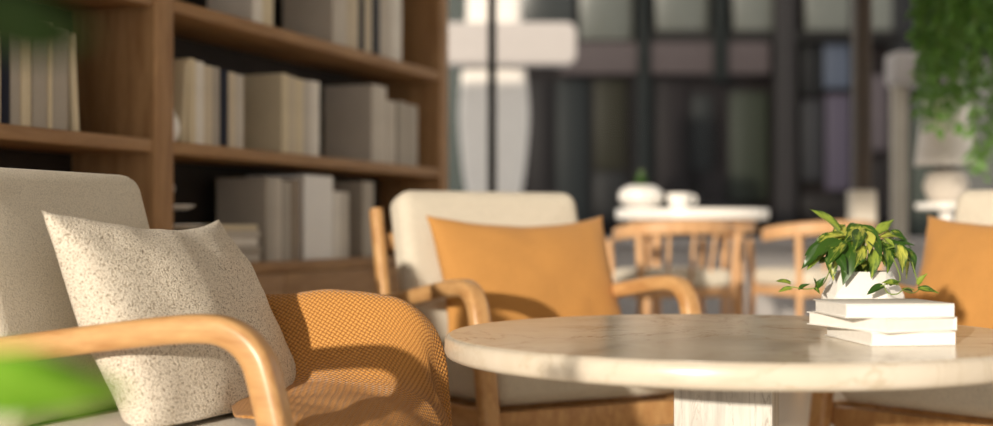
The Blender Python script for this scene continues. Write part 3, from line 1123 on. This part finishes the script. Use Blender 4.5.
# ------------------------------------------------------------------ lamp on side table, far right
LX = at(946, 165, 7.0)
st = thing('side_table', 'white round side table under the lamp at the far right', 'table', (LX.x, LX.y, 0))
stz = at(946, 203, 7.0).z
mobj('table_top', lathe([(.15, stz - .035), (.16, stz - .03), (.16, stz - .005), (.155, stz), (.01, stz)], 48), M['ceramic'], st)
mobj('column', lathe([(.03, .02), (.025, .3), (.035, stz - .035)], 20), M['ceramic'], st)
mobj('foot', lathe([(.18, 0), (.185, .01), (.05, .025), (.01, .025)], 40), M['ceramic'], st)
lp = thing('table_lamp', 'table lamp with a pale tapered shade behind the trailing plant', 'lamp', (LX.x, LX.y, stz))
s0, s1 = at(946, 166, 7.0).z - stz, at(946, 98, 7.0).z - stz
mobj('lamp_base', lathe([(.07, 0), (.095, .02), (.12, .09), (.1, .16), (.03, .19), (.015, s0 + .04), (.001, s0 + .04)], 32), col((206, 196, 184)), lp)
mobj('lamp_shade', lathe([(.165, s0), (.115, s1), (.112, s1), (.162, s0), (.165, s0)], 40), M['lampshade'], lp)
mobj('pole', lathe([(.008, s0), (.008, s1 - .01), (.001, s1 - .01)], 10), M['dark_frame'], lp)

# ------------------------------------------------------------------ trailing plant hanging at the upper right
HP = at(986, 0, 6.0)
hp = thing('hanging_plant', 'trailing green plant hanging from the ceiling at the upper right', 'hanging plant', (HP.x, HP.y, 0))
hz = 2.05
mobj('pot', lathe([(.09, hz), (.13, hz + .03), (.15, hz + .18), (.14, hz + .18), (.12, hz + .15), (.001, hz + .15)], 32), M['terracotta'], hp)
for i in range(3):
    a = i * 2 * PI / 3 + .4
    mobj('cord', sweep([(.145 * math.cos(a), .145 * math.sin(a), hz + .17), (0, 0, 2.999)], circ(.003, 6)), M['dark_frame'], hp)
rr = random.Random(5)
V, Fc, UV, SV, SF = [], [], [], [], []
for s_i in range(64):
    a = rr.uniform(0, 2 * PI)
    r1 = rr.uniform(.14, .34)
    lowx = math.cos(a) * r1
    # strands near the picture edge hang lowest, with a gap before the lamp shade
    zend = rr.uniform(.98, 1.5) if lowx > .0 else rr.uniform(1.2, 1.7) if lowx < -.12 else rr.uniform(1.4, 1.7)
    pts = smooth_path([(math.cos(a) * .1, math.sin(a) * .1, hz + .16), (math.cos(a) * r1 * .8, math.sin(a) * r1 * .8, hz + .13),
                       (math.cos(a) * r1, math.sin(a) * r1, hz - .1), (math.cos(a) * r1 * 1.03 + rr.uniform(-.02, .02), math.sin(a) * r1, (hz + zend) / 2), (math.cos(a) * r1 + rr.uniform(-.03, .03), math.sin(a) * r1, zend)], 7)
    v, f = sweep(pts, circ(.002, 4))
    o_ = len(SV)
    SV += v
    SF += [[q + o_ for q in w] for w in f]
    for p in pts[4:]:
        for kk in range(3):
            aa = rr.uniform(0, 2 * PI)
            d = Vector((math.cos(aa), math.sin(aa), rr.uniform(-1.6, -.3))).normalized()
            L = rr.uniform(.05, .085)
            q = p + Vector((0, 0, rr.uniform(-.04, .04)))
            sd = d.cross(Vector((rr.uniform(-1, 1), rr.uniform(-1, 1), .4))).normalized() * L * .2
            nn = d.cross(sd).normalized() * L * .06
            b0 = len(V)
            V += [q, q + d * L * .4 + sd + nn, q + d * L, q + d * L * .4 - sd + nn, q + d * L * .45 - nn]
            UV += [(.5, 0), (1, .4), (.5, 1), (0, .4), (.5, .45)]
            Fc += [(b0, b0 + 1, b0 + 4), (b0 + 1, b0 + 2, b0 + 4), (b0 + 2, b0 + 3, b0 + 4), (b0 + 3, b0, b0 + 4)]
fo = mobj('foliage', (V, Fc), M['far_leaf'], hp, uv=UV, angle=180)
fo['kind'] = 'stuff'
ff = mobj('strands', (SV, SF), M['stem'], hp)
ff['kind'] = 'stuff'

# ------------------------------------------------------------------ broad-leaved plant just left of the camera
NP = Vector((-.62, .62, 0))
npn = thing('broad_leaf_plant', 'broad green leaves close to the camera at the left edge', 'potted plant', NP)
mobj('pot', lathe([(.13, 0), (.14, .01), (.17, .30), (.165, .31), (.155, .30), (.145, .27), (.001, .27)], 36), M['terracotta'], npn)
mobj('soil', lathe([(.14, .262), (.148, .275), (.001, .28)], 24), M['soil'], npn)
mobj('trunk', sweep(smooth_path([(0, 0, .27), (.01, 0, .55), (-.01, .01, .8), (.0, 0, 1.0)], 5), circ(.012, 8), None, lambda t: 1 - .5 * t), M['bark'], npn)
M['shaded_leaf'] = leafmat('shaded_broad_leaf', (26, 46, 14), (44, 70, 24), 0.45, 0.1)  # darker copy of the broad leaf, shade on the upper leaves put into colour
NL2 = leaf_mesh('broad_leaf_shaded', .07, .036, .15, .10, M['shaded_leaf'], False)
NL = leaf_mesh('broad_leaf', .07, .030, .15, .10, M['near_leaf'], False)


def near_leaf(z0, base, tip, nr=(0, -.3, 1), me=None):
    base = Vector(base) - NP
    tip = Vector(tip) - NP
    add_leaf(npn, me or NL, base, tip, nr)
    mobj('stem', sweep(smooth_path([(0, 0, z0), (base * .5 + Vector((0, 0, z0 * .5 + .01))), base], 5), circ(.004, 6)), M['stem'], npn)


near_leaf(.55, at(-75, 388, .80), at(132, 384, .84), (0, -.75, .6))
near_leaf(.5, at(-80, 372, .78), at(95, 396, .80), (-.1, -.7, .7))
near_leaf(.86,  at(-90, 12, .72), at(104, 24, .74), (0, .5, .8), NL2)
near_leaf(.9, at(-80, 5, .70), at(80, 42, .72), (0, .6, .6), NL2)
for i, (a, z, e) in enumerate(((2.4, .62, .1), (3.4, .72, -.05), (4.1, .8, .15), (2.9, .92, .3), (1.9, .95, .1), (3.8, .97, .5), (4.6, .6, .0))):
    d = Vector((math.cos(a), math.sin(a), e))
    b = NP + Vector((0, 0, z)) + d * .1
    near_leaf(z - .03, b, b + d.normalized() * .2, (0, 0, 1), NL2 if z > .7 else NL)
